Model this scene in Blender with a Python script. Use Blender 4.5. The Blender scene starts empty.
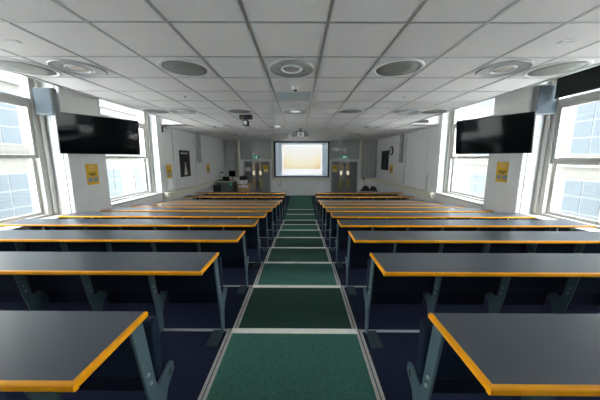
import bpy, bmesh, math, random
from mathutils import Vector, Matrix
random.seed(7)
S = bpy.context.scene
COL = S.collection
PI = math.pi

# ------------------------------------------------------------------ materials
def mat(name, col, rough=.6, metal=0., spec=.5, noise=0., scale=30., bump=0., emit=None, estr=0.):
    m = bpy.data.materials.new(name); m.use_nodes = True
    nt = m.node_tree; b = nt.nodes['Principled BSDF']
    b.inputs['Base Color'].default_value = (*col, 1)
    b.inputs['Roughness'].default_value = rough
    b.inputs['Metallic'].default_value = metal
    b.inputs['Specular IOR Level'].default_value = spec
    if emit:
        b.inputs['Emission Color'].default_value = (*emit, 1); b.inputs['Emission Strength'].default_value = estr
    if noise or bump:
        tc = nt.nodes.new('ShaderNodeTexCoord'); n = nt.nodes.new('ShaderNodeTexNoise')
        n.inputs['Scale'].default_value = scale; n.inputs['Detail'].default_value = 5
        nt.links.new(tc.outputs['Object'], n.inputs['Vector'])
        if noise:
            r = nt.nodes.new('ShaderNodeValToRGB')
            r.color_ramp.elements[0].position = .3; r.color_ramp.elements[1].position = .7
            r.color_ramp.elements[0].color = (*[max(0, c*(1-noise)) for c in col], 1)
            r.color_ramp.elements[1].color = (*[min(1, c*(1+noise)) for c in col], 1)
            nt.links.new(n.outputs['Fac'], r.inputs['Fac']); nt.links.new(r.outputs['Color'], b.inputs['Base Color'])
        if bump:
            bp = nt.nodes.new('ShaderNodeBump'); bp.inputs['Strength'].default_value = bump; bp.inputs['Distance'].default_value = .01
            nt.links.new(n.outputs['Fac'], bp.inputs['Height']); nt.links.new(bp.outputs['Normal'], b.inputs['Normal'])
    return m

M = dict(
    wall=mat('painted wall', (.74, .745, .74), .55, noise=.03, scale=3),
    front=mat('grey painted panel', (.43, .44, .42), .75, spec=.15, noise=.03, scale=3),
    tile=mat('ceiling tile', (.83, .80, .79), .75, noise=.035, scale=120),
    grid=mat('ceiling grid metal', (.52, .52, .51), .28, metal=.6),
    slab=mat('plaster slab', (.55, .54, .52), .8),
    navy=mat('navy carpet', (.014, .018, .045), .95, spec=.15, noise=.35, scale=160, bump=.3),
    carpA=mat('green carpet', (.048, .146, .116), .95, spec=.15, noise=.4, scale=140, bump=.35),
    carpB=mat('green carpet darker tone', (.028, .074, .057), .95, spec=.15, noise=.4, scale=140, bump=.35),
    nosing=mat('cream nosing strip', (.90, .86, .80), .5, noise=.06, scale=15),
    nosing2=mat('grey nosing strip', (.48, .48, .48), .45),
    strip=mat('aluminium edge strip', (.52, .49, .46), .45, metal=.2, noise=.12, scale=20),
    groove=mat('dark groove', (.03, .03, .03), .8),
    lam=mat('slate laminate', (.055, .068, .090), .30, spec=.42, noise=.06, scale=250),
    amber=mat('amber lacquered edge', (.90, .365, .002), .38, spec=.25, noise=.05, scale=8),
    teal=mat('teal grey painted steel', (.080, .135, .155), .45, noise=.06, scale=20),
    cabinet=mat('grey speaker cabinet', (.20, .215, .22), .6, spec=.2),
    foot=mat('dark teal foot plate', (.030, .052, .060), .55, spec=.25),
    shell=mat('navy seat shell', (.008, .016, .038), .7, spec=.18),
    pad=mat('navy upholstery', (.008, .010, .026), .85, spec=.2, noise=.2, scale=200),
    white=mat('white gloss paint', (.80, .80, .79), .4),
    wpaint=mat('window paint', (.50, .485, .455), .4),
    cream=mat('cream paint', (.70, .67, .55), .5),
    black=mat('black plastic', (.012, .013, .014), .45),
    tvs=mat('television glass', (.003, .004, .005), .05, spec=.10),
    dark=mat('charcoal', (.035, .037, .04), .6),
    speaker=mat('blue grey speaker cloth', (.075, .095, .11), .6, spec=.1),
    yellow=mat('yellow poster paper', (.72, .43, .015), .6, noise=.05, scale=6),
    ink=mat('dark ink', (.09, .06, .015), .7),
    pale=mat('pale ink', (.78, .62, .36), .7),
    slateink=mat('blue grey ink', (.26, .30, .38), .7),
    paper=mat('white paper', (.72, .74, .76), .7),
    door=mat('grey door', (.20, .21, .205), .5, noise=.05, scale=6),
    dframe=mat('pale door frame', (.56, .57, .54), .5),
    glowglass=mat('vision glass', (.20, .16, .11), .15, emit=(1, .7, .4), estr=.02),  # faint glow of the hall put into the glass
    hall=mat('painted hall glow', (.6, .5, .4), .3, emit=(1, .86, .62), estr=.14),
    brass=mat('brass plate', (.42, .30, .13), .35, metal=.6),
    cardboard=mat('brown cardboard', (.52, .33, .17), .8, noise=.08, scale=10),
    console=mat('grey console panel', (.10, .115, .115), .5, noise=.1, scale=4),
    tealdk=mat('dark teal plastic', (.015, .06, .06), .5),
    led=mat('green led', (.02, .4, .1), .4, emit=(.05, 1, .3), estr=.12),
    exitg=mat('green exit sign', (.0, .17, .085), .4, emit=(.0, .30, .16), estr=.06),
    exitw=mat('exit sign white', (.8, .9, .85), .4, emit=(.8, 1, .9), estr=.08),
    ringg=mat('grey fitting ring', (.45, .46, .465), .4, metal=.3),
    ringw=mat('white fitting ring', (.74, .74, .73), .35),
    lamp=mat('warm diffuser', (.50, .46, .41), .5),
    lampdeep=mat('recessed fill diffuser', (.8, .8, .78), .5, emit=(1, .97, .92), estr=36),  # strong glow added as fill for the dim front of the room
    lampon=mat('lit diffuser', (.8, .8, .78), .5, emit=(.95, 1, 1), estr=.22),
    disc=mat('perforated beige disc', (.27, .27, .245), .7, noise=.1, scale=300),
    bluepanel=mat('pale blue panel', (.47, .54, .57), .35),
    blind=mat('charcoal blind fabric', (.016, .022, .024), .8),
    canvas=mat('screen canvas', (.62, .70, .76), .6, emit=(.52, .66, .76), estr=.06),
    bstone=mat('bright bounce facade', (.84, .79, .71), .8, noise=.07, scale=.8),  # out-of-view stone kept bright to bounce daylight indoors
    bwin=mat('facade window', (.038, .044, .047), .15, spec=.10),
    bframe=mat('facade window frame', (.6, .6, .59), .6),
    bstone2=mat('darkened stone facade', (.050, .044, .034), .8, noise=.12, scale=.8),  # stone and frames darkened so the view outside does not burn out
    bframe2=mat('darkened window frame', (.064, .064, .062), .6),
    ground=mat('pale paving', (.62, .61, .58), .9),
    photo=mat('dark print', (.010, .011, .012), .5, spec=.2),
    figure=mat('pale print figure', (.50, .50, .46), .5),
    clockface=mat('clock face', (.72, .74, .72), .4),
    redyellow=mat('yellow accent', (.25, .17, .03), .5),
)

def glass_mat():
    m = bpy.data.materials.new('window glass'); m.use_nodes = True; nt = m.node_tree
    nt.nodes.remove(nt.nodes['Principled BSDF']); out = nt.nodes['Material Output']
    t = nt.nodes.new('ShaderNodeBsdfTransparent'); t.inputs['Color'].default_value = (.93, .96, .97, 1)
    g = nt.nodes.new('ShaderNodeBsdfGlossy'); g.inputs['Roughness'].default_value = .02
    lw = nt.nodes.new('ShaderNodeLayerWeight'); lw.inputs['Blend'].default_value = .5
    pw = nt.nodes.new('ShaderNodeMath'); pw.operation = 'POWER'; pw.inputs[1].default_value = 5
    f = nt.nodes.new('ShaderNodeMath'); f.operation = 'MULTIPLY_ADD'; f.inputs[1].default_value = .9; f.inputs[2].default_value = .03
    nt.links.new(lw.outputs['Facing'], pw.inputs[0]); nt.links.new(pw.outputs[0], f.inputs[0])
    x = nt.nodes.new('ShaderNodeMixShader')
    nt.links.new(f.outputs[0], x.inputs[0]); nt.links.new(t.outputs[0], x.inputs[1]); nt.links.new(g.outputs[0], x.inputs[2])
    nt.links.new(x.outputs[0], out.inputs['Surface'])
    return m
M['glass'] = glass_mat()

def slide_mat():
    """the projected slide: white page with a washed-out yellow map-like picture"""
    m = bpy.data.materials.new('projected slide'); m.use_nodes = True; nt = m.node_tree; N = nt.nodes; L = nt.links
    b = N['Principled BSDF']; b.inputs['Base Color'].default_value = (.5, .5, .5, 1)
    tc = N.new('ShaderNodeTexCoord'); sep = N.new('ShaderNodeSeparateXYZ'); L.new(tc.outputs['Object'], sep.inputs[0])
    n = N.new('ShaderNodeTexNoise'); n.inputs['Scale'].default_value = 4.0; n.inputs['Detail'].default_value = 8; n.inputs['Roughness'].default_value = .7
    L.new(tc.outputs['Object'], n.inputs['Vector'])
    # more yellow towards the bottom of the picture and to its sides (it is drawn so on the slide)
    mz = N.new('ShaderNodeMapRange'); mz.inputs['From Min'].default_value = .62; mz.inputs['From Max'].default_value = -.50
    mz.inputs['To Min'].default_value = -.42; mz.inputs['To Max'].default_value = .22
    L.new(sep.outputs['Z'], mz.inputs['Value'])
    ab = N.new('ShaderNodeMath'); ab.operation = 'ABSOLUTE'; L.new(sep.outputs['X'], ab.inputs[0])
    mx = N.new('ShaderNodeMapRange'); mx.inputs['From Min'].default_value = .45; mx.inputs['From Max'].default_value = 1.0
    mx.inputs['To Min'].default_value = 0; mx.inputs['To Max'].default_value = .22
    L.new(ab.outputs[0], mx.inputs['Value'])
    a1 = N.new('ShaderNodeMath'); a1.operation = 'ADD'; L.new(mz.outputs[0], a1.inputs[0]); L.new(mx.outputs[0], a1.inputs[1])
    a2 = N.new('ShaderNodeMath'); a2.operation = 'ADD'; L.new(a1.outputs[0], a2.inputs[0]); L.new(n.outputs['Fac'], a2.inputs[1])
    r = N.new('ShaderNodeValToRGB'); e = r.color_ramp.elements
    e[0].position = .30; e[0].color = (.93, .93, .88, 1); e[1].position = 1.0; e[1].color = (.80, .50, .16, 1)
    k = e.new(.62); k.color = (.93, .84, .55, 1)
    L.new(a2.outputs[0], r.inputs['Fac'])
    L.new(r.outputs['Color'], b.inputs['Emission Color']); b.inputs['Emission Strength'].default_value = .19
    return m
M['slide'] = slide_mat()
M['slidew'] = mat('slide white page', (.5, .5, .5), .6, emit=(.95, .97, 1), estr=.19)

# ------------------------------------------------------------------ mesh helpers
class MB:
    def __init__(s): s.bm = bmesh.new()
    def box(s, x0, x1, y0, y1, z0, z1, mtx=None):
        if x0 > x1: x0, x1 = x1, x0
        if y0 > y1: y0, y1 = y1, y0
        v = [s.bm.verts.new((x, y, z)) for x in (x0, x1) for y in (y0, y1) for z in (z0, z1)]
        for f in ((0, 1, 3, 2), (4, 6, 7, 5), (0, 4, 5, 1), (2, 3, 7, 6), (0, 2, 6, 4), (1, 5, 7, 3)):
            s.bm.faces.new([v[i] for i in f])
        if mtx: bmesh.ops.transform(s.bm, matrix=mtx, verts=v)
        return s
    def prism(s, pts, a, b, axis='x', mtx=None):
        """polygon pts extruded from a to b along axis; pts are the two other coordinates"""
        def P(p, t): return {'x': (t, p[0], p[1]), 'y': (p[0], t, p[1]), 'z': (p[0], p[1], t)}[axis]
        A = [s.bm.verts.new(P(p, a)) for p in pts]; B = [s.bm.verts.new(P(p, b)) for p in pts]
        n = len(pts); s.bm.faces.new(A); s.bm.faces.new(B[::-1])
        for i in range(n): s.bm.faces.new([A[(i+1) % n], A[i], B[i], B[(i+1) % n]])
        if mtx: bmesh.ops.transform(s.bm, matrix=mtx, verts=A+B)
        return s
    def tube(s, pts, r, n=10):
        pts = [Vector(p) for p in pts]; rings = []
        for i, p in enumerate(pts):
            d = (pts[min(i+1, len(pts)-1)] - pts[max(i-1, 0)]).normalized()
            u = d.orthogonal().normalized() if i == 0 else (rings[-1][1] - d*rings[-1][1].dot(d)).normalized()
            w = d.cross(u)
            rings.append(([s.bm.verts.new(p + r*(u*math.cos(2*PI*k/n) + w*math.sin(2*PI*k/n))) for k in range(n)], u))
        for (a, _), (b, _) in zip(rings, rings[1:]):
            for k in range(n): s.bm.faces.new([a[k], a[(k+1) % n], b[(k+1) % n], b[k]])
        s.bm.faces.new(rings[0][0][::-1]); s.bm.faces.new(rings[-1][0])
        return s
    def lathe(s, prof, n=40, mtx=None):
        """profile of (radius, z) about z"""
        rs = []; allv = []
        for r, z in prof:
            if r < 1e-6: rs.append([s.bm.verts.new((0, 0, z))])
            else: rs.append([s.bm.verts.new((r*math.cos(2*PI*k/n), r*math.sin(2*PI*k/n), z)) for k in range(n)])
            allv += rs[-1]
        for a, b in zip(rs, rs[1:]):
            for k in range(n):
                q = [a[k % len(a)], a[(k+1) % len(a)], b[(k+1) % len(b)], b[k % len(b)]]
                q = list(dict.fromkeys(q))
                if len(q) > 2: s.bm.faces.new(q)
        if mtx: bmesh.ops.transform(s.bm, matrix=mtx, verts=allv)
        return s
    def build(s, name, m, parent=None, bevel=0., smooth=False, loc=None, rot=None, seg=2):
        bmesh.ops.recalc_face_normals(s.bm, faces=s.bm.faces)
        me = bpy.data.meshes.new(name); s.bm.to_mesh(me); s.bm.free()
        me.materials.append(M[m] if isinstance(m, str) else m)
        o = bpy.data.objects.new(name, me); COL.objects.link(o)
        if parent: o.parent = parent
        if loc: o.location = loc
        if rot: o.rotation_euler = rot
        if smooth: me.polygons.foreach_set('use_smooth', [True]*len(me.polygons))
        if bevel:
            b = o.modifiers.new('bevel', 'BEVEL'); b.width = bevel; b.segments = seg; b.limit_method = 'ANGLE'; b.angle_limit = math.radians(40)
        return o

def empty(name, loc=(0, 0, 0), rz=0., rot=None):
    o = bpy.data.objects.new(name, None); COL.objects.link(o); o.location = loc
    o.rotation_euler = rot if rot else (0, 0, rz); o.empty_display_size = .1
    return o
def tag(o, label, cat, group=None):
    o['label'] = label; o['category'] = cat
    if group: o['group'] = group
    return o
def struct(o, label=None):
    o['kind'] = 'structure'
    if label: o['label'] = label
    return o
def thing(name, label, cat, loc=(0, 0, 0), rz=0., group=None, rot=None):
    return tag(empty(name, loc, rz, rot), label, cat, group)
def kids(o): return [c for c in bpy.data.objects if c.parent == o]
def dup(o, loc=None, label=None, group=None, rz=None):
    def cp(q, parent):
        c = q.copy(); COL.objects.link(c)
        if parent: c.parent = parent
        for ch in CH.get(q, []): cp(ch, c)
        return c
    CH = {}
    for q in bpy.data.objects:
        if q.parent: CH.setdefault(q.parent, []).append(q)
    r = cp(o, None)
    if loc is not None: r.location = loc
    if rz is not None: r.rotation_euler = (0, 0, rz)
    if label: r['label'] = label
    if group: r['group'] = group
    return r

# ------------------------------------------------------------------ measured layout
CZ = 2.109                       # eye height over the front floor
XC = -.062                       # aisle centre
Y1, PITCH, DROP = .5824, .8599, .0914
NOSE0, CEIL, YF = 1.828, 3.120, 13.296
WL, WR = -4.40, 4.22             # side wall faces
XOL, XOR = -4.95, 4.77           # outer faces of the side walls
SLAB = 3.72
BULK = 7.42                      # where the ceiling raft meets the bulkhead
YB = -1.6                        # back wall
def nose_y(i): return NOSE0 + PITCH*(i-1)
def tread_z(i): return DROP*max(0, 8-i)
PHI = .0129
def gp(k, j):
    x, y = (k-.6358)*.6, (j+3.178)*.6
    return x*math.cos(PHI)-y*math.sin(PHI), x*math.sin(PHI)+y*math.cos(PHI)

# ------------------------------------------------------------------ floor, aisle, nosings
prof = []
edges = [(-1, YB, nose_y(-1))] + [(i, nose_y(i-1), nose_y(i)) for i in range(0, 9)]
prof.append((YB, -.30))
for i, a, b in edges: prof += [(a, tread_z(i)), (b, tread_z(i))]
prof += [(YF, 0.), (YF, -.30)]
pp = []
for p in prof:
    if not pp or (abs(pp[-1][0]-p[0])+abs(pp[-1][1]-p[1])) > 1e-6: pp.append(p)
struct(MB().prism(pp, WL, WR, 'x').build('floor', 'navy'))
AW = 1.1526/2
SW = .052
A0, A1 = XC-AW, XC+AW
def tread_range(i):
    if i == -1: return YB+.002, nose_y(-1)
    return nose_y(i-1), nose_y(i)
dark_treads = {0: 0, 1: 0, 2: 1, 3: 0, 4: 1, 5: 1, 6: 0, 7: 0, 8: 1}  # treads that get the darker of the carpet's two greens
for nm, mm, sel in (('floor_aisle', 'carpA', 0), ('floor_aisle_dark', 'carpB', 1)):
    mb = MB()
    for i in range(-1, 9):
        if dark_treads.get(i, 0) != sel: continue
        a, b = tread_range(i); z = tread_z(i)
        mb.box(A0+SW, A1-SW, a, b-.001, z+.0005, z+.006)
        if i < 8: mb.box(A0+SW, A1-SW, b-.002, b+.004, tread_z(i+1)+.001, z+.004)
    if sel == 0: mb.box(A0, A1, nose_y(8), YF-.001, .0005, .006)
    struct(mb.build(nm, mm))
n = 0
for i in range(-1, 11):
    b = nose_y(i) if i < 9 else nose_y(8) + (i-8)*.855
    z = tread_z(i)
    n += 1
    nb = MB().box(A0+SW*.75, A1-SW*.75, b-.048, b+.006, z+.004, z+.010)
    if i < 8: nb.box(A0+SW*.75, A1-SW*.75, b+.004, b+.008, z-.03, z+.010)
    nb = struct(nb.build('trim_%d' % n, 'nosing', bevel=.002))
    if i < 9:
        mb = MB().box(WL+.01, A0, b-.022, b+.004, z+.001, z+.005).box(A1, WR-.01, b-.022, b+.004, z+.001, z+.005)
        mb.build('side_nosing', 'nosing2', nb)
        a, _ = tread_range(i)
        st = MB(); gr = MB()
        for s0 in (A0, A1-SW):
            st.box(s0, s0+SW, a+.004, b+.004, z+.001, z+.009)
            gr.box(s0+SW*.42, s0+SW*.56, a+.006, b+.003, z+.008, z+.0095)
        n += 1
        so = struct(st.build('trim_%d' % n, 'strip', bevel=.0015)); gr.build('groove', 'groove', so)

# ------------------------------------------------------------------ side walls with pillars and window bays
SILL = 1.06
def side_wall(name, face, out, bays):
    mb = MB(); y = YB
    deep = face + (out-face)*.55
    for a, b in bays:
        mb.box(face, out, y, a, -.3, SLAB)                 # pillar or wall stretch
        mb.box(face, out, a, b, -.3, SILL-.03)               # under the window
        mb.box(deep, out, a, b, 3.66, SLAB)
        y = b
    mb.box(face, out, y, YF+.2, -.3, SLAB)
    return struct(mb.build(name, 'wall', bevel=.012))
LB = [(-.70, 1.35), (2.30, 4.30), (5.25, 7.22)]
RB = [(-.60, 1.45), (2.42, 4.44), (5.37, 7.27)]
side_wall('wall_left', WL, XOL, LB)
side_wall('wall_right', WR, XOR, RB)
struct(MB().box(XOL, XOR, YF, YF+.2, -.3, SLAB).build('wall_front', 'wall'))
struct(MB().box(XOL, XOR, YB-.2, YB, -.3, SLAB).build('wall_back', 'wall'))

def window(idx, side, y0, y1, rail, top_blind=False):
    s = -1 if side == 'L' else 1
    face = WL if s < 0 else WR
    xg = face + s*.30                                       # glass plane
    root = struct(empty('window_%d' % idx, (xg, (y0+y1)/2, SILL)))
    w = (y1-y0)/2
    def X(a, b): return (s*a, s*b)
    fr = MB()
    fl = .17
    for sy in (-1, 1):
        fr.box(*X(-.06, .10), sy*w, sy*(w-fl), -.03, 2.6)
        fr.box(*X(-.10, -.06), sy*(w-.03), sy*(w-.085), 0.03, 2.6)
    fr.box(*X(-.06, .10), -w+fl, w-fl, -.03, .04)
    fr.box(*X(-.05, .10), -w+fl, w-fl, 1.97, 2.07)
    fr.box(*X(-.05, .10), -w+fl, w-fl, 2.55, 2.6)
    fr.build('window_frame', 'wpaint', root, bevel=.008)
    sill = MB().box(*X(-.30, -.06), -w, w, -.03, 0.).box(*X(-.33, -.30), -w+.01, w-.01, -.05, 0.)
    sill.build('window_sill', 'wpaint', root, bevel=.006)
    for nm, za, zb, off in (('upper_sash', rail-SILL, 1.97, -.02), ('lower_sash', .04, rail-SILL+.04, .04)):
        t = .055
        sm = MB()
        a, b = w-fl, -(w-fl)
        hb = .10 if nm == 'upper_sash' and top_blind else t
        sm.box(*X(off-.02, off+.025), a, a-t, za, zb).box(*X(off-.02, off+.025), b, b+t, za, zb)
        sm.box(*X(off-.02, off+.025), b+t, a-t, za, za+hb).box(*X(off-.02, off+.025), b+t, a-t, zb-t, zb)
        so = sm.build(nm, 'wpaint', root, bevel=.005)
        MB().box(*X(off-.002, off+.004), b+t-.005, a-t+.005, za+hb-.005, zb-t+.005).build('glass_pane', 'glass', so)
        if nm == 'lower_sash':
            MB().box(*X(off-.045, off-.02), .62*w-.03, .62*w+.03, zb-.035, zb-.01).build('sash_catch', 'black', so, bevel=.003)
    MB().box(*X(.0, .006), -w+fl, w-fl, 2.07, 2.55).build('glass_pane', 'glass', root)
    return root
k = 0
for side, bays in (('L', LB), ('R', RB)):
    for q, (a, b) in enumerate(bays):
        k += 1
        window(k, side, a, b, 2.02 if (side == 'R' and q == 1) else 2.12, side == 'R' and q == 1)
        # daylight portal that only guides the sky's sampling
        li = bpy.data.lights.new('sky_portal', 'AREA'); li.shape = 'RECTANGLE'; li.size = 2.5; li.size_y = b-a
        li.cycles.is_portal = True
        lo = bpy.data.objects.new('sky_portal', li); COL.objects.link(lo)
        lo.location = ((XOL-.05) if side == 'L' else (XOR+.05), (a+b)/2, SILL+1.3)
        lo.rotation_euler = (0, -PI/2 if side == 'L' else PI/2, 0)

# pillars' pipe casings, dado ledges, wall boxes
t = 30
def trim(mb, m='wall', bevel=.006, label=None):
    global t; t += 1
    return struct(mb.build('trim_%d' % t, m, bevel=bevel), label)
trim(MB().box(WL, WL+.08, 4.315, 4.60, 0.66, SLAB), bevel=.02)
trim(MB().box(WR-.08, WR, 4.455, 4.74, 0.66, SLAB), bevel=.02)
for face, s, ya in ((WL, 1, 7.24), (WR, -1, 7.29)):
    led = MB().box(face, face+s*.17, ya, YF, .90, 1.03)
    led.box(face, face+s*.15, ya, YF, .86, .90)
    trim(led, 'cream', .01)
    trim(MB().box(face, face+s*.06, 9.6, 11.25, 1.03, CEIL), 'wall', .012)        # pilaster
    trim(MB().box(face, face+s*.14, 9.72, 9.98, 1.95, CEIL), 'front', .01)        # grey casing
    trim(MB().box(face, face+s*.02, 8.02, 9.55, 1.10, CEIL-.05), 'wall', .008)    # boarded window
    trim(MB().box(face, face+s*.05, 8.0, 9.57, 1.04, 1.09), 'wall', .008)
    trim(MB().box(face, face+s*.03, 11.32, 13.2, 1.06, CEIL-.04), 'wall', .008)
# front wall panels, pipes and trunking
trim(MB().box(-3.47, -1.72, YF-.02, YF, 2.06, CEIL), 'front', .004)
trim(MB().box(1.58, 3.22, YF-.02, YF, 2.06, CEIL), 'front', .004)
trim(MB().box(-4.38, -3.63, YF-.03, YF, 1.06, CEIL), 'front', .004)
for q in range(4): trim(MB().box(3.36+q*.215, 3.56+q*.215, YF-.03, YF, 1.0, CEIL), 'front', .008)
trim(MB().tube([(-3.55, YF-.06, 1.04), (-3.55, YF-.06, CEIL)], .058, 16), 'cream', 0)
trim(MB().tube([(3.29, YF-.06, 1.04), (3.29, YF-.06, CEIL)], .058, 16), 'cream', 0)
trim(MB().box(-1.72, 1.60, YF-.07, YF, .88, 1.03), 'cream', .008)
trim(MB().box(3.22, WR-.01, YF-.07, YF, .86, .99), 'cream', .008)
trim(MB().box(-4.39, -3.47, YF-.07, YF, .88, 1.03), 'cream', .008)
trim(MB().box(-1.70, -1.60, YF-.03, YF, 1.05, CEIL), 'cream', .004)

# ------------------------------------------------------------------ ceiling
cm = MB()
ka, kb = -4.95, 6.02
def gquad(mb, k0, k1, j0, j1, z0, z1):
    c = [gp(k0, j0), gp(k1, j0), gp(k1, j1), gp(k0, j1)]
    mb.prism(c, z0, z1, 'z')
jb = BULK/.6-3.178+.05
gquad(cm, ka, kb, YB/.6-3.1, jb, CEIL, CEIL+.035)
cm.box(WL, WR, BULK, YF, CEIL+.0003, CEIL+.035)
cm.box(WL, WR, BULK, BULK+.04, CEIL, SLAB)
struct(cm.build('ceiling', 'tile'))
struct(MB().box(XOL, XOR, YB-.2, YF+.2, SLAB, SLAB+.2).build('ceiling_slab', 'slab'))
gm = MB(); hw = .021
for kk in range(-4, 7):
    if kk in (6,): continue
    gquad(gm, kk-hw, kk+hw, YB/.6-3.1, jb, CEIL-.005, CEIL+.001)
for kk in range(-6, 8):
    xa, xb = gp(kk, jb)[0], gp(kk, YF/.6-3.178)[0]
    if min(xa, xb) > WL+.03 and max(xa, xb) < WR-.03:
        gquad(gm, kk-hw, kk+hw, jb, YF/.6-3.22, CEIL-.005, CEIL+.001)
for jj in range(-5, 19):
    if gp(0, jj)[1] > YF-.1: break
    if jj <= jb: gquad(gm, ka, kb, jj-.014, jj+.014, CEIL-.0045, CEIL+.001)
    else: gquad(gm, -6.3, 7.2, jj-.014, jj+.014, CEIL-.0045, CEIL+.001)
for kk in (ka, kb): gquad(gm, kk-.03, kk+.03, YB/.6-3.1, jb, CEIL-.012, CEIL+.03)
struct(gm.build('trim_ceiling_grid', 'grid'))

# round fittings
def ring_light(lit=False, deep=False):
    r = thing('ceiling_light', '', 'ceiling light')
    MB().lathe([(.252, 0), (.252, -.012), (.246, -.020), (.236, -.020), (.228, -.010), (.17, -.012), (.122, -.006), (.122, 0)], 56).build('outer_ring', 'ringg', r, smooth=True)
    MB().lathe([(.122, 0), (.122, -.014), (.116, -.022), (.104, -.018), (.096, -.006), (.096, 0)], 48).build('inner_ring', 'ringw', r, smooth=True)
    dz = .012 if deep else 0.
    MB().lathe([(.096, -.001), (.096, -.006), (.05, -.009), (0, -.010)], 40, Matrix.Translation((0, 0, dz))).build('diffuser', ('lampdeep' if deep else 'lampon') if lit else 'lamp', r, smooth=True)
    return r
def disc_grille():
    r = thing('ceiling_speaker', '', 'ceiling speaker')
    MB().lathe([(.275, 0), (.275, -.008), (.265, -.014), (.238, -.012), (.232, -.004), (.232, 0)], 56).build('rim', 'ringw', r, smooth=True)
    MB().lathe([(.232, -.001), (.232, -.005), (.12, -.008), (0, -.009)], 48).build('grille', 'disc', r, smooth=True)
    return r
proto_ring, proto_lit, proto_disc, proto_deep = ring_light(), ring_light(True), disc_grille(), ring_light(True, True)
rowname = {-.5: 'nearest to the viewer, cut by the top edge', 1.5: 'in the nearest complete cross row', 5.5: 'in the second cross row, mid room', 9.5: 'in the third cross row towards the screen', 13.5: 'in the far row near the screen wall'}
side_ring = {-3.5: 'left of the aisle', .5: 'over the aisle', 4.5: 'right of the aisle', -.5: 'just left of the aisle', -2.5: 'top left', 3.5: 'top right'}
used = set()
def place(proto, k, j, label, group):
    x, y = gp(k, j)
    first = proto not in used
    used.add(proto)
    o = proto if first else dup(proto)
    o.location = (x, y, CEIL); o['label'] = label; o['group'] = group
for kk, jj in ((-2.5, -.95), (3.5, -.95), (-3.5, 1.5), (.5, 1.5), (4.5, 1.5), (-3.5, 5.5), (4.5, 5.5), (-3.5, 9.5), (4.5, 9.5), (-3.5, 13.5), (4.5, 13.5)):
    place(proto_deep if jj > 9 else proto_ring, kk, jj, 'grey round ceiling light, %s, %s' % (side_ring[kk], rowname[-.5 if jj < 0 else jj]), 'round ceiling lights')
place(proto_lit, .5, 5.5, 'bright white round ceiling light over the aisle beyond the pale blue panel', 'round ceiling lights')
place(proto_lit, -.5, 9.5, 'bright round ceiling light left of the projector', 'round ceiling lights')
for kk, jj, lab in ((-4.45, 1.5, 'beige ceiling disc by the left ceiling edge, beside the nearest light'), (-1.5, 1.5, 'beige ceiling disc in white rim, left of the nearest aisle light'),
                    (2.5, 1.5, 'beige ceiling disc in white rim, right of the nearest aisle light'), (5.5, 1.5, 'beige ceiling disc by the right ceiling edge, above the dark blind'),
                    (-4.45, 5.5, 'small far beige ceiling disc above the left second window'), (-1.5, 5.5, 'far beige ceiling disc just before the black hanging camera'),
                    (2.5, 5.5, 'far beige ceiling disc, right of the bright aisle light'), (5.5, 5.5, 'small far beige ceiling disc above the right second window')):
    place(proto_disc, kk, jj, lab, 'beige ceiling discs')

x, y = gp(.5, 3.5)
tag(MB().box(-.27, .27, -.27, .27, -.006, 0).build('ceiling_panel', 'bluepanel', loc=(x, y, CEIL), rot=(0, 0, PHI), bevel=.002), 'pale blue flat square panel in the ceiling over the aisle', 'ceiling panel')
x, y = gp(.55, 2.62)
o = thing('ceiling_sensor', 'small white sensor on the ceiling before the pale blue panel', 'sensor', (x, y, CEIL+.002))
MB().lathe([(.045, 0), (.045, -.03), (.038, -.05), (.030, -.052)], 24).build('housing', 'ringw', o, smooth=True)
MB().lathe([(.030, -.050), (.024, -.062), (0, -.068)], 20).build('lens', 'dark', o, smooth=True)
for xx, yy, lab in ((-2.51, 2.17, 'left'), (2.30, 2.22, 'right')):
    o = thing('emergency_light', 'small white slot light in the near %s ceiling tile' % lab, 'emergency light', (xx, yy, CEIL), group='small slot lights')
    MB().box(-.05, .05, -.028, .028, -.008, 0).build('housing', 'ringw', o, bevel=.004)
    MB().box(-.04, .04, -.016, .016, -.011, -.007).build('lens', 'white', o, bevel=.002)
for xx, yy, lab in ((1.67, 4.02, 'right'), (-1.91, 3.97, 'left'), (2.43, 2.65, 'near right, between a light and a disc')):
    o = thing('ceiling_sprinkler', 'tiny round sprinkler on the ceiling, %s' % (lab if 'near' in lab else lab + ' of the aisle, mid room'), 'sprinkler', (xx, yy, CEIL+.003), group='ceiling sprinklers')
    MB().lathe([(.03, 0), (.028, -.006), (.012, -.01), (.012, -.02)], 16).build('escutcheon', 'ringw', o, smooth=True)
    MB().lathe([(.010, -.018), (.010, -.028), (0, -.030)], 12).build('head', 'ringg', o, smooth=True)

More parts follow.
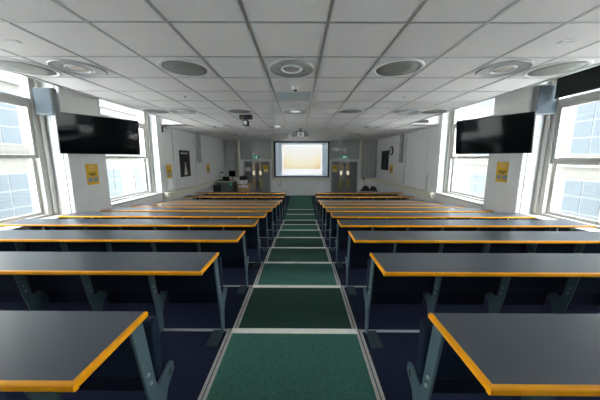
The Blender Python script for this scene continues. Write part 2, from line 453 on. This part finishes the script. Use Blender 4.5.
# ------------------------------------------------------------------ lecture benches
DESK = .727; DD = .332
def bench(s, length, label, group):
    r = thing('lecture_bench', label, 'lecture bench', group=group)
    def bx(mb, x0, x1, *a): return mb.box(s*x0, s*x1, *a)
    e = .016
    bx(MB(), e, length-e, e, DD, DESK-.024, DESK-.0002).build('desktop', 'lam', r)
    dt = kids_last()
    eb = MB()
    nose = [(e, DESK-.025), (e, DESK)] + [(.007-.007*math.sin(a), DESK-.007+.007*math.cos(a)) for a in [PI/2*q/4 for q in range(5)]] + [(.007-.007*math.cos(a), DESK-.018-.007*math.sin(a)) for a in [PI/2*q/4 for q in range(5)]]
    eb.prism(nose, 0, s*length, 'x')
    eb.prism([(s*y_, z_) for y_, z_ in nose], e, DD, 'y')
    eb.prism([(s*(length-y_), z_) for y_, z_ in nose], e, DD, 'y')
    eb.build('edge_band', 'amber', dt)
    leg = [(0.236, .702), (0.301, .702), (0.348, .362), (0.361, .335), (0.436, .358), (0.468, .358), (0.488, .338), (0.488, .295), (0.426, .245),
           (0.394, .16), (0.388, .01), (0.332, .01), (0.316, .25), (0.288, .37)]
    for i in range(7):
        x0 = .004 + .53*i
        lo = MB().prism(leg, s*x0, s*(x0+.013), 'x').build('leg', 'teal', r, bevel=.003)
        fm = bx(MB(), x0, x0+.095, .20, .375, .0, .010)
        fm.build('foot_plate', 'foot', lo, bevel=.003)
        sl = MB()
        for sx in (x0-.002, x0+.013):
            sl.prism([(.452+.009*math.cos(a), .312+.022*math.sin(a)) for a in [2*PI*q/14 for q in range(14)]], s*sx, s*(sx+.002), 'x')
        sl.build('pivot_slot', 'dark', lo)
        for zz, yy in ((.45, .298), (.40, .308)):
            MB().lathe([(.009, 0), (.008, .006), (0, .008)], 10, Matrix.Translation((s*(x0-.001), yy, zz)) @ Matrix.Rotation(-s*PI/2, 4, 'Y')).build('bolt', 'ringg', lo, smooth=True)
    for i in range(6):
        x0 = .008 + .53*i
        back = [(.352, .630), (.358, .648), (.382, .660), (.405, .654), (.414, .635), (.412, .50), (.408, .370), (.362, .368)]
        MB().prism(back, s*x0, s*(x0+.520), 'x').build('backrest', 'shell', r, bevel=.010)
        seat = [(.424, .62), (.446, .63), (.466, .61), (.484, .50), (.496, .36), (.504, .27), (.489, .215), (.459, .195), (.432, .215), (.428, .30), (.424, .40)]
        MB().prism(seat, s*(x0+.048), s*(x0+.500), 'x').build('seat', 'pad', r, bevel=.012)
    MB().prism([(.352, .630), (.358, .650), (.405, .654), (.414, .635), (.408, .370), (.362, .368)], s*3.186, s*3.40, 'x').build('end_panel', 'shell', r, bevel=.008)
    bx(MB(), 3.395, 3.425, .19, .33, .0, .702).build('end_support', 'teal', r, bevel=.004)
    return r
def kids_last(): return COL.objects[-1]
ordn = ['nearest', 'second', 'third', 'fourth', 'fifth', 'sixth', 'seventh', 'eighth', 'ninth', 'tenth', 'farthest']
for s, x0, ln, nm in ((-1, XC-.600, 3.69, 'left'), (1, XC+.602, 3.55, 'right')):
    proto = None
    for i in range(11):
        lab = '%s slate-topped bench with amber edge, %s of the green aisle%s' % (ordn[i], nm, '' if i in (0, 10) else ', counted from the viewer')
        yy = Y1 + PITCH*i if i < 9 else (8.36 if i == 9 else 9.25)
        zz = tread_z(i) if i < 9 else 0.
        if proto is None:
            proto = o = bench(s, ln, lab, 'lecture benches %s of the aisle' % nm)
        else: o = dup(proto, label=lab)
        o.location = (x0, yy, zz)

# ------------------------------------------------------------------ televisions
def tv(c, ang, tilt, label, wallpt):
    r = thing('television', label, 'television', c, group='wall televisions')
    mt = Matrix.Rotation(ang, 4, 'Z') @ Matrix.Rotation(tilt, 4, 'X')
    W, H = .615, .352
    r.matrix_world = Matrix.Translation(c) @ mt
    MB().box(-W, W, -.012, .035, -H, H).build('housing', 'black', r, bevel=.006)
    MB().box(-W+.012, W-.012, -.0135, -.0115, -H+.014, H-.012).build('screen', 'tvs', r)
    MB().box(-.25, .25, .035, .065, -.2, .2).build('rear_cover', 'black', r, bevel=.01)
    inv = r.matrix_world.inverted()
    a = Vector((0, .06, 0)); b = inv @ Vector(wallpt)
    br = MB().tube([a, a+Vector((0, .05, 0)), b], .022, 12).build('wall_bracket', 'dark', r)
    n = Vector((1, 0, 0))
    q = Vector(wallpt)
    w0 = MB().box(-.02, .02, -.08, .08, -.12, .12)
    bmesh.ops.transform(w0.bm, matrix=inv @ Matrix.Translation(q), verts=w0.bm.verts)
    w0.build('wall_plate', 'dark', br)
    return r
# screen plane faces the seats; local -y is the viewing side
aL = math.atan2(5.06-4.05, -3.475+4.175); aR = math.atan2(4.12-5.20, 3.99-3.32)
tv((-3.825, 4.555, CZ+.435), aL, math.radians(7), 'black television hung from the left wall pillar by the near window', (WL+.02, 4.80, CZ+.42))
tv((3.655, 4.66, CZ+.445), aR, math.radians(7), 'black television hung from the right wall pillar by the near window', (WR-.03, 4.95, CZ+.42))

# wall speakers by the near windows
def wspeaker(x0, x1, y, z0, z1, wallx, label):
    r = thing('wall_speaker', label, 'speaker', ((x0+x1)/2, y, z0), group='flat wall speakers')
    w = (x1-x0)/2; h = z1-z0
    MB().box(-w, w, -.05, .05, 0, h).build('cabinet', 'cabinet', r, bevel=.012)
    MB().box(-w+.012, w-.012, -.056, -.049, .012, h-.012).build('grille', 'speaker', r, bevel=.004)
    d = (wallx-r.location.x)
    MB().box(-.03, .03, .05, .105, h*.4, h*.6).build('bracket', 'dark', r)
    MB().tube([(.02*(1 if d < 0 else -1), .045, .0), (.02*(1 if d < 0 else -1), .06, -.5), (.02*(1 if d < 0 else -1), .08, -.9)], .006, 8).build('cable', 'ringg', r)
    return r
wspeaker(-4.60, -4.285, 4.19, 2.865, 3.31, WL, 'flat blue-grey wall speaker left of the left television')
wspeaker(4.10, 4.47, 4.34, 2.885, 3.37, WR, 'flat blue-grey wall speaker right of the right television')

# roller blind at the near right window
r = thing('roller_blind', 'black roller blind pulled partly down over the near right window', 'blind', (WR+.19, 3.43, 3.62))
MB().tube([(0, -.84, 0), (0, .84, 0)], .035, 16).build('roller', 'dark', r)
MB().box(-.038, -.030, -.83, .83, -.46, 0).build('fabric', 'blind', r)
MB().box(-.046, -.022, -.83, .83, -.485, -.455).build('bottom_bar', 'black', r, bevel=.003)

# ------------------------------------------------------------------ posters, pictures, clock
def poster(side, y0, y1, z0, z1, label, off=.003):
    s = 1 if side == 'L' else -1
    x = (WL if s > 0 else WR) + s*off
    r = thing('poster', label, 'poster', (x, (y0+y1)/2, (z0+z1)/2), group='yellow wall posters')
    w, h = (y1-y0)/2, (z1-z0)/2
    MB().box(0, s*.003, -w, w, -h, h).build('sheet', 'yellow', r)
    tx = MB()
    for q, (zz, ww) in enumerate(((.10, .62), (-.02, .62), (-.14, .30))): tx.box(s*.003, s*.0045, -w*ww, w*ww, h*zz-h*.035, h*zz+h*.035)
    tx.build('lettering', 'ink', r)
    tp = MB()
    for zz in (.82, .64, .46): tp.box(s*.003, s*.0045, -w*.55, w*.55, h*zz-h*.03, h*zz+h*.03)
    tp.build('heading', 'pale', r)
    for sy in (-1, 1): MB().box(s*.003, s*.0045, sy*w*.12, sy*w*.78, -h*.72, -h*.30).build('picture_square', 'slateink', r)
    return r
poster('L', 4.72, 5.00, 1.57, 2.00, 'yellow poster below the left television', .003)
poster('R', 4.79, 5.10, 1.62, 2.04, 'yellow poster below the right television', .003)
poster('L', 7.56, 7.85, 1.48, 1.92, 'yellow poster on the left wall just before the framed picture', .003)
poster('L', 10.62, 10.95, 1.45, 1.87, 'yellow poster on the far left wall beyond the framed picture', .063)
poster('R', 10.74, 11.14, 1.43, 1.83, 'yellow poster below the wall clock', .063)

def picture(side, y0, y1, z0, z1, label, off):
    s = 1 if side == 'L' else -1
    x = (WL if s > 0 else WR) + s*off
    r = thing('framed_picture', label, 'picture', (x, (y0+y1)/2, (z0+z1)/2), group='framed pictures')
    w, h = (y1-y0)/2, (z1-z0)/2; f = .035
    fm = MB()
    fm.box(0, s*.03, -w, w, h-f, h).box(0, s*.03, -w, w, -h, -h+f).box(0, s*.03, -w, -w+f, -h+f, h-f).box(0, s*.03, w-f, w, -h+f, h-f)
    fm.build('frame', 'black', r, bevel=.004)
    p = MB().box(0, s*.012, -w+f, w-f, -h+f, h-f).build('print', 'photo', r)
    fig = [(-.30*w, -.86*h), (.42*w, -.86*h), (.36*w, -.55*h), (.22*w, -.25*h), (.16*w, .02*h), (.12*w, .12*h), (.04*w, .14*h), (-.03*w, .05*h), (-.06*w, -.22*h), (-.18*w, -.55*h)]
    MB().prism([(a, b) for a, b in fig], s*.012, s*.0135, 'x').build('pale_shape', 'figure' if side == 'L' else 'dark', p)
    MB().box(s*.012, s*.0135, -w*.8, w*.7, h*.72, h*.84).build('caption_band', 'figure' if side == 'L' else 'dark', p)
    return r
picture('L', 8.37, 9.10, 1.44, 2.41, 'dark framed picture with a pale figure on the left wall', .021)
picture('R', 11.40, 12.35, 1.54, 2.50, 'dark framed picture on the right wall beyond the clock', .031)

r = thing('wall_clock', 'round white wall clock with dark rim on the right wall', 'clock', (WR-.06, 10.98, 2.47))
mx = Matrix.Rotation(-PI/2, 4, 'Y')
MB().lathe([(.20, 0), (.20, .045), (.185, .055), (.168, .045), (.165, .03)], 40, mx).build('rim', 'black', r, smooth=True)
MB().lathe([(.17, .02), (.17, .03), (0, .031)], 40, mx).build('face', 'clockface', r)
hd = MB().box(-.036, -.033, -.008, .008, -.02, .12).box(-.036, -.033, -.09, .01, -.008, .008)
hd.build('hands', 'black', r)

# wall socket, small bracket, bulkhead vent
r = thing('light_switch', 'white switch box with a thin pipe on the right wall past the second window', 'switch', (WR, 7.86, 1.62))
MB().box(-.04, 0, -.05, .05, -.06, .06).build('box', 'white', r, bevel=.006)
MB().tube([(-.014, 0, -.06), (-.014, 0, -.56)], .012, 10).build('conduit', 'ringg', r)
r = thing('wall_bracket', 'small black hook bracket high on the left wall', 'bracket', (WL, 7.50, 3.02))
MB().box(0, .02, -.03, .03, -.09, .09).build('plate', 'black', r)
MB().tube([(.01, 0, .07), (.12, .0, .08), (.14, 0, .02)], .012, 8).build('hook', 'black', r)
r = thing('vent_grille', 'dark slot vent on the white bulkhead at the right ceiling edge', 'vent', (3.62, BULK-.012, 3.24))
MB().box(-.26, .26, 0, .012, -.045, .045).build('frame', 'dark', r)
MB().box(-.24, .24, -.006, 0, -.03, .03).build('slot', 'black', r)

# ------------------------------------------------------------------ projection screen
r = thing('projection_screen', 'large projection screen showing a washed-out yellow slide on the front wall', 'projection screen', (-.015, YF-.10, 2.06))
W, H, f = 1.555, 1.0, .095
fm = MB().box(-W, W, -.03, .04, H-f*.8, H).box(-W, W, -.03, .04, -H, -H+f*.7).box(-W, -W+f, -.03, .04, -H+f*.7, H-f*.8).box(W-f, W, -.03, .04, -H+f*.7, H-f*.8)
fm.build('border', 'black', r, bevel=.006)
cv = MB().box(-W+f, W-f, -.01, .02, -H+f*.7, H-f*.8).build('canvas', 'canvas', r)
MB().box(-1.11, 1.155, -.013, -.0105, -.87, .83).build('projected_page', 'slidew', cv)
MB().box(-1.02, 1.06, -.016, -.0135, -.52, .70).build('projected_picture', 'slide', cv)

# projector
r = thing('projector', 'white ceiling projector with dark square vents facing the aisle', 'projector', (-.045, 8.0, 2.90))
MB().box(-.28, .28, -.15, .20, -.075, .075).build('body', 'white', r, bevel=.02)
for s in (-1, 1):
    v = MB().box(s*.115, s*.265, -.160, -.150, -.070, .070).build('vent', 'dark', r, bevel=.004)
    sl = MB()
    for q in range(5): sl.box(s*.15, s*.23, -.164, -.160, -.045+q*.02, -.037+q*.02)
    sl.build('louvre', 'ringg', v)
MB().lathe([(.055, 0), (.055, .03), (.045, .035), (.040, .02), (0, .018)], 28, Matrix.Translation((0, -.15, 0)) @ Matrix.Rotation(PI/2, 4, 'X')).build('port', 'ringg', r, smooth=True)
MB().box(-.17, .17, -.05, .10, .075, .11).build('mount_plate', 'black', r, bevel=.004)
MB().tube([(0, .02, .10), (0, .02, CEIL-2.90)], .030, 14).build('mount_pole', 'black', r)

# hanging camera
r = thing('ceiling_camera', 'black camera hanging from the ceiling left of the aisle', 'camera', (-1.32, 5.66, CEIL))
MB().box(-.145, .145, -.06, .06, -.095, 0).build('mount', 'black', r, bevel=.01)
MB().box(-.10, -.04, -.064, -.06, -.07, -.04).build('yellow_label', 'redyellow', r)
MB().tube([(0, 0, -.09), (0, 0, -.14)], .03, 12).build('neck', 'black', r)
b = MB().box(-.06, .06, -.10, .08, -.25, -.12).build('body', 'black', r, bevel=.02)
MB().lathe([(.045, 0), (.045, .03), (.035, .035), (0, .02)], 24, Matrix.Translation((.01, -.10, -.19)) @ Matrix.Rotation(PI/2, 4, 'X')).build('lens', 'ringg', b, smooth=True)

# ------------------------------------------------------------------ doors on the front wall
def door(idx, x0, x1, top, lab):
    r = struct(empty('door_%d' % idx, ((x0+x1)/2, YF, 0)), lab)
    w = (x1-x0)/2; f = .07
    MB().box(-w-f, -w, -.05, 0, 0, top+f).box(w, w+f, -.05, 0, 0, top+f).box(-w, w, -.05, 0, top, top+f).build('door_frame', 'dframe', r, bevel=.006)
    for s in (-1, 1):
        lf = MB().box(s*.004, s*(w-.004), -.036, -.002, .008, top-.004).build('door_leaf', 'door', r, bevel=.003)
        MB().box(s*.11, s*.265, -.040, -.0365, 1.18, 1.86).build('vision_panel', 'glowglass', lf, bevel=.003)
        MB().box(s*.125, s*.25, -.0415, -.0395, 1.19, 1.42).build('glow_patch', 'hall', lf)  # glowing patch on the pane stands in for light from the hall
        MB().box(s*.13, s*.27, -.044, -.0365, .38, 1.0).build('lower_panel', 'brass', lf, bevel=.003)
        MB().tube([(s*.06, -.036, 1.12), (s*.06, -.075, 1.12), (s*.06, -.075, .86), (s*.06, -.036, .86)], .011, 8).build('pull_handle', 'ringg', lf)
    MB().box(-.28, .28, -.075, -.036, top-.085, top-.03).build('door_closer', 'ringg', r, bevel=.004)
    return r
door(1, -3.27, -1.83, 1.95, 'grey double door left of the projection screen')
door(2, 1.69, 3.13, 1.94, 'grey double door right of the projection screen')
tag(MB().box(-.155, .155, -.002, 0, -.11, .11).build('notice', 'paper', loc=(-3.055, YF-.0365, 1.51)), 'white paper notice on the left double door', 'notice')
for x, lab in ((-2.045, 'left'), (1.86, 'right')):
    r = thing('door_sign', 'yellow sign on the %s double door' % lab, 'sign', (x, YF-.0365, 1.55), group='yellow door signs')
    MB().box(-.125, .125, -.003, 0, -.20, .20).build('sheet', 'yellow', r)
    MB().box(-.10, .10, -.0045, -.003, -.17, -.05).build('lower_print', 'pale', r)
    MB().box(-.10, .10, -.0045, -.003, .02, .04).box(-.10, .10, -.0045, -.003, .08, .10).build('lettering', 'ink', r)
for x, sx, lab in ((-2.61, 1, 'left'), (2.41, -1, 'right')):
    r = thing('exit_sign', 'green exit sign with running figure above the %s double door' % lab, 'exit sign', (x, YF-.05, 2.20), group='green exit signs')
    MB().box(-.20, .20, -.01, .03, -.085, .085).build('housing', 'exitg', r, bevel=.004)
    fg = MB()
    fg.box(.02, .10, -.013, -.0095, -.065, .065)                                        # doorway
    mt = Matrix.Translation((-.03, -.0115, 0))
    fg.lathe([(.014, -.001), (.014, .002), (0, .002)], 14, Matrix.Translation((-.02, -.0115, .05)) @ Matrix.Rotation(PI/2, 4, 'X'))
    fg.prism([(-.045, .03), (-.015, .035), (-.01, .0), (.012, -.02), (.005, -.03), (-.022, -.012), (-.045, -.06), (-.058, -.053), (-.036, -.005)], -.013, -.0095, 'y')
    fg.prism([(-.17, 0), (-.12, .04), (-.12, .015), (-.08, .015), (-.08, -.015), (-.12, -.015), (-.12, -.04)], -.013, -.0095, 'y')
    if sx < 0: bmesh.ops.transform(fg.bm, matrix=Matrix.Scale(-1, 4, (1, 0, 0)), verts=fg.bm.verts)
    fg.build('pictogram', 'exitw', r)

# ------------------------------------------------------------------ things at the front
r = thing('teaching_console', 'grey teaching console with a green light by the left wall at the front', 'console', (-3.81, 11.75, 0))
MB().box(-.39, .39, -.34, .34, .06, .96).build('cabinet', 'console', r, bevel=.01)
MB().box(-.41, .41, -.37, .36, .96, 1.0).build('worktop', 'cream', r, bevel=.008)
MB().box(-.36, .36, -.30, .30, 0, .06).build('plinth', 'black', r)
for s in (-1, 1): MB().box(s*.015, s*.375, -.352, -.34, .10, .92).build('door', 'console', r, bevel=.004)
MB().lathe([(.045, 0), (.045, .008), (0, .012)], 18, Matrix.Translation((.32, -.352, .86)) @ Matrix.Rotation(PI/2, 4, 'X')).build('power_light', 'led', r)
r = thing('document_camera', 'dark document camera standing on the left end of the teaching console', 'document camera', (-4.07, 11.62, 1.0))
MB().box(-.12, .12, -.12, .12, 0, .05).build('base', 'black', r, bevel=.01)
a = MB().tube([(-.06, .05, .04), (-.08, .05, .28), (-.04, 0, .46), (.08, -.03, .44)], .013, 8).build('arm', 'ringg', r)
MB().box(.05, .15, -.07, .02, .40, .46).build('head', 'dark', r, bevel=.01)
MB().tube([(.06, .05, .04), (.16, .02, .22), (.21, .0, .34)], .011, 8).build('lamp_arm', 'ringg', r)
r = thing('laptop', 'black laptop lying open on the teaching console', 'laptop', (-3.76, 11.64, 1.0))
MB().box(-.17, .17, -.13, .11, 0, .022).build('base', 'black', r, bevel=.004)
MB().box(-.17, .17, -.006, .006, 0, .22).build('lid', 'black', r, bevel=.003, loc=(0, -.12, .02), rot=(.25, 0, 0))
r = thing('monitor', 'small teal-black monitor on the right end of the teaching console', 'monitor', (-3.58, 11.95, 1.0))
MB().box(-.17, .17, -.02, .03, .20, .50).build('casing', 'tealdk', r, bevel=.01)
MB().box(-.15, .15, -.023, -.019, .22, .48).build('screen', 'tvs', r)
MB().tube([(0, .02, .02), (0, .02, .25)], .02, 10).build('neck', 'black', r)
MB().box(-.1, .1, -.08, .08, 0, .02).build('foot', 'black', r, bevel=.005)
r = thing('trolley', 'low dark trolley under the cardboard box by the left door', 'trolley', (-3.05, 12.15, 0))
MB().box(-.33, .33, -.24, .24, .38, .41).build('top', 'dark', r, bevel=.006)
for sx in (-1, 1):
    for sy in (-1, 1): MB().tube([(sx*.29, sy*.20, .38), (sx*.29, sy*.20, 0.)], .018, 10).build('leg', 'dark', r)
def carton(loc, w, d, h, m, label, tape=True):
    r = thing('cardboard_box', label, 'box', loc)
    MB().box(-w, w, -d, d, 0, h).build('carton', m, r, bevel=.006)
    MB().box(-.028, .028, -d-.001, d+.001, h-.16 if h > .2 else h*.3, h+.001).build('packing_tape', 'nosing', r)
    return r
carton((-3.05, 12.15, .411), .325, .21, .40, 'cardboard', 'brown cardboard box before the left double door')
r = bpy.data.objects['cardboard_box']
MB().box(-.24, .26, -.213, -.21, .22, .33).build('label', 'paper', r)
carton((-3.08, 12.12, .813), .20, .15, .19, 'paper', 'white box on top of the brown cardboard box')
r = thing('equipment_case', 'black equipment case standing on the white box', 'case', (-3.05, 12.14, 1.006))
MB().box(-.18, .18, -.13, .13, 0, .20).build('case', 'black', r, bevel=.02)
MB().tube([(-.07, 0, .195), (-.06, 0, .235), (.06, 0, .235), (.07, 0, .195)], .01, 8).build('handle', 'black', r)
# swivel chair behind the last left bench
r = thing('office_chair', 'dark office chair behind the farthest left bench near the console', 'chair', (-3.92, 10.45, 0))
MB().box(-.20, .20, -.20, .20, .44, .50).build('seat', 'dark', r, bevel=.03)
MB().box(-.18, .18, .18, .23, .56, .90).build('backrest', 'dark', r, bevel=.03)
MB().tube([(0, .16, .47), (0, .24, .50), (0, .235, .62)], .016, 8).build('back_support', 'black', r)
MB().tube([(0, 0, .06), (0, 0, .45)], .025, 12).build('post', 'black', r)
bs = MB()
for q in range(5):
    a = 2*PI*q/5+.3; bs.tube([(0, 0, .08), (.26*math.cos(a), .26*math.sin(a), .05)], .018, 8)
bs = bs.build('base', 'black', r)
for q in range(5):
    a = 2*PI*q/5+.3
    MB().lathe([(0, -.012), (.026, -.012), (.026, .012), (0, .012)], 14, Matrix.Translation((.26*math.cos(a), .26*math.sin(a), .026)) @ Matrix.Rotation(PI/2, 4, 'X')).build('castor', 'black', bs)
# bags on a low stool at the right front
r = thing('low_table', 'low dark table against the front wall right of the right door', 'table', (3.66, 12.75, 0))
MB().box(-.42, .42, -.25, .25, .36, .40).build('top', 'dark', r, bevel=.006)
for sx in (-1, 1):
    for sy in (-1, 1): MB().tube([(sx*.38, sy*.21, .36), (sx*.38, sy*.21, 0)], .018, 10).build('leg', 'dark', r)
def bag(loc, w, d, h, label):
    r = thing('black_bag', label, 'bag', loc, group='black bags at the front')
    me = MB().box(-w, w, -d, d, 0, h)
    for v in me.bm.verts:
        if v.co.z > h*.5: v.co.x *= .62; v.co.y *= .55
    me.build('body', 'black', r, bevel=.05, seg=4)
    MB().tube([(-w*.4, 0, h*.93), (-w*.25, 0, h*1.25), (w*.25, 0, h*1.25), (w*.4, 0, h*.93)], .012, 8).build('handle', 'black', r)
bag((3.49, 12.72, .40), .21, .16, .21, 'black bag on the low table, nearer the door')
bag((3.91, 12.74, .40), .17, .16, .19, 'smaller black bag on the low table, nearer the right wall')
r = thing('wall_socket', 'dark socket box with hanging cables on the front trunking, right of the right door', 'socket', (3.50, YF-.07, .98))
MB().box(-.05, .05, -.05, 0, -.04, .06).build('box', 'dark', r, bevel=.006)
MB().tube([(.02, -.03, -.04), (.05, -.035, -.2), (.03, -.04, -.44)], .008, 8).build('cable', 'black', r)
r = thing('cable_plug_box', 'small grey cable and plug box on the wall below the screen', 'socket', (-1.28, YF, .70))  # cable and plug box on the wall under the trunking
MB().box(-.09, .09, -.04, 0, -.14, -.08).build('box', 'ringg', r, bevel=.006)
MB().tube([(.03, -.02, -.08), (.05, -.02, .08), (.05, -.02, .18)], .010, 8).build('cable', 'dark', r)
MB().tube([(-.07, -.02, -.08), (-.06, -.02, .1), (-.10, -.02, .18)], .006, 8).build('thin_cable', 'dark', r)

# ------------------------------------------------------------------ outside: facades across the street
def facade(x, s, y0, y1, ztop, label, gapy, off, zrows, ms, mf):
    r = thing('building', label, 'building', (x, 0, -8))
    MB().box(0, s*6, y0, y1, 0, ztop+8).build('wall', ms, r)
    cm_ = MB()
    for zz in zrows: cm_.box(0, -s*.12, y0, y1, zz-.55+8, zz-.40+8)
    cm_.build('string_course', mf, r)
    y = y0+off
    while y < y1-1.5:
        for zz in zrows:
            w = MB().box(-s*.03, s*.02, y-.08, y+1.38, zz+7.94, zz+10.06).build('window', mf, r)
            pn = MB()
            for a in range(2):
                for c in range(3): pn.box(-s*.045, -s*.028, y+a*.67, y+a*.67+.62, zz+8+c*.68, zz+8+c*.68+.63)
            pn.build('panes', 'bwin', w)
        y += gapy
facade(-11.5, -1, -9, 7.9, 6.2, 'unseen pale building across the street on the left, added to bounce light', 2.7, .5, (-2.6, .6, 3.6), 'bstone', 'bframe')  # unseen stretch split off and kept pale to light rows and ceiling
facade(11.5, 1, -9, 7.6, 6.2, 'unseen pale building across the street on the right, added to bounce light', 2.9, .9, (-2.6, .4, 3.4), 'bstone', 'bframe')
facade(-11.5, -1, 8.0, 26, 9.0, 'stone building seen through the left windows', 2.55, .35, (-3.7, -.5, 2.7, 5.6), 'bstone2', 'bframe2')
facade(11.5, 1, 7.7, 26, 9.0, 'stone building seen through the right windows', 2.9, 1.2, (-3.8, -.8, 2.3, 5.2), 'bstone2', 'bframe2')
struct(MB().box(-11.5, XOL, -12, 26, -8.2, -8).box(XOR, 11.5, -12, 26, -8.2, -8).build('ground', 'ground'))

# ------------------------------------------------------------------ light
w = bpy.data.worlds.new('overcast sky'); S.world = w; w.use_nodes = True
bg = w.node_tree.nodes['Background']; bg.inputs['Color'].default_value = (.90, .95, 1, 1); bg.inputs['Strength'].default_value = 6.0

cam = bpy.data.cameras.new('camera'); co = bpy.data.objects.new('camera', cam); COL.objects.link(co)
cam.sensor_width = 36; cam.lens = 36*233.05/600; cam.shift_y = -8.07/600
cam.clip_start = .02; cam.clip_end = 200
co.location = (0, 0, CZ); co.rotation_euler = (PI/2-.1419, 0, .0083)
S.camera = co
S.view_settings.view_transform = 'Standard'; S.view_settings.look = 'None'; S.view_settings.gamma = 1
S.view_settings.use_curve_mapping = False
S.view_settings.exposure = 2.1
S.cycles.max_bounces = 10; S.cycles.diffuse_bounces = 9; S.cycles.transparent_max_bounces = 12
S.cycles.use_denoising = True
S.cycles.sample_clamp_indirect = 8
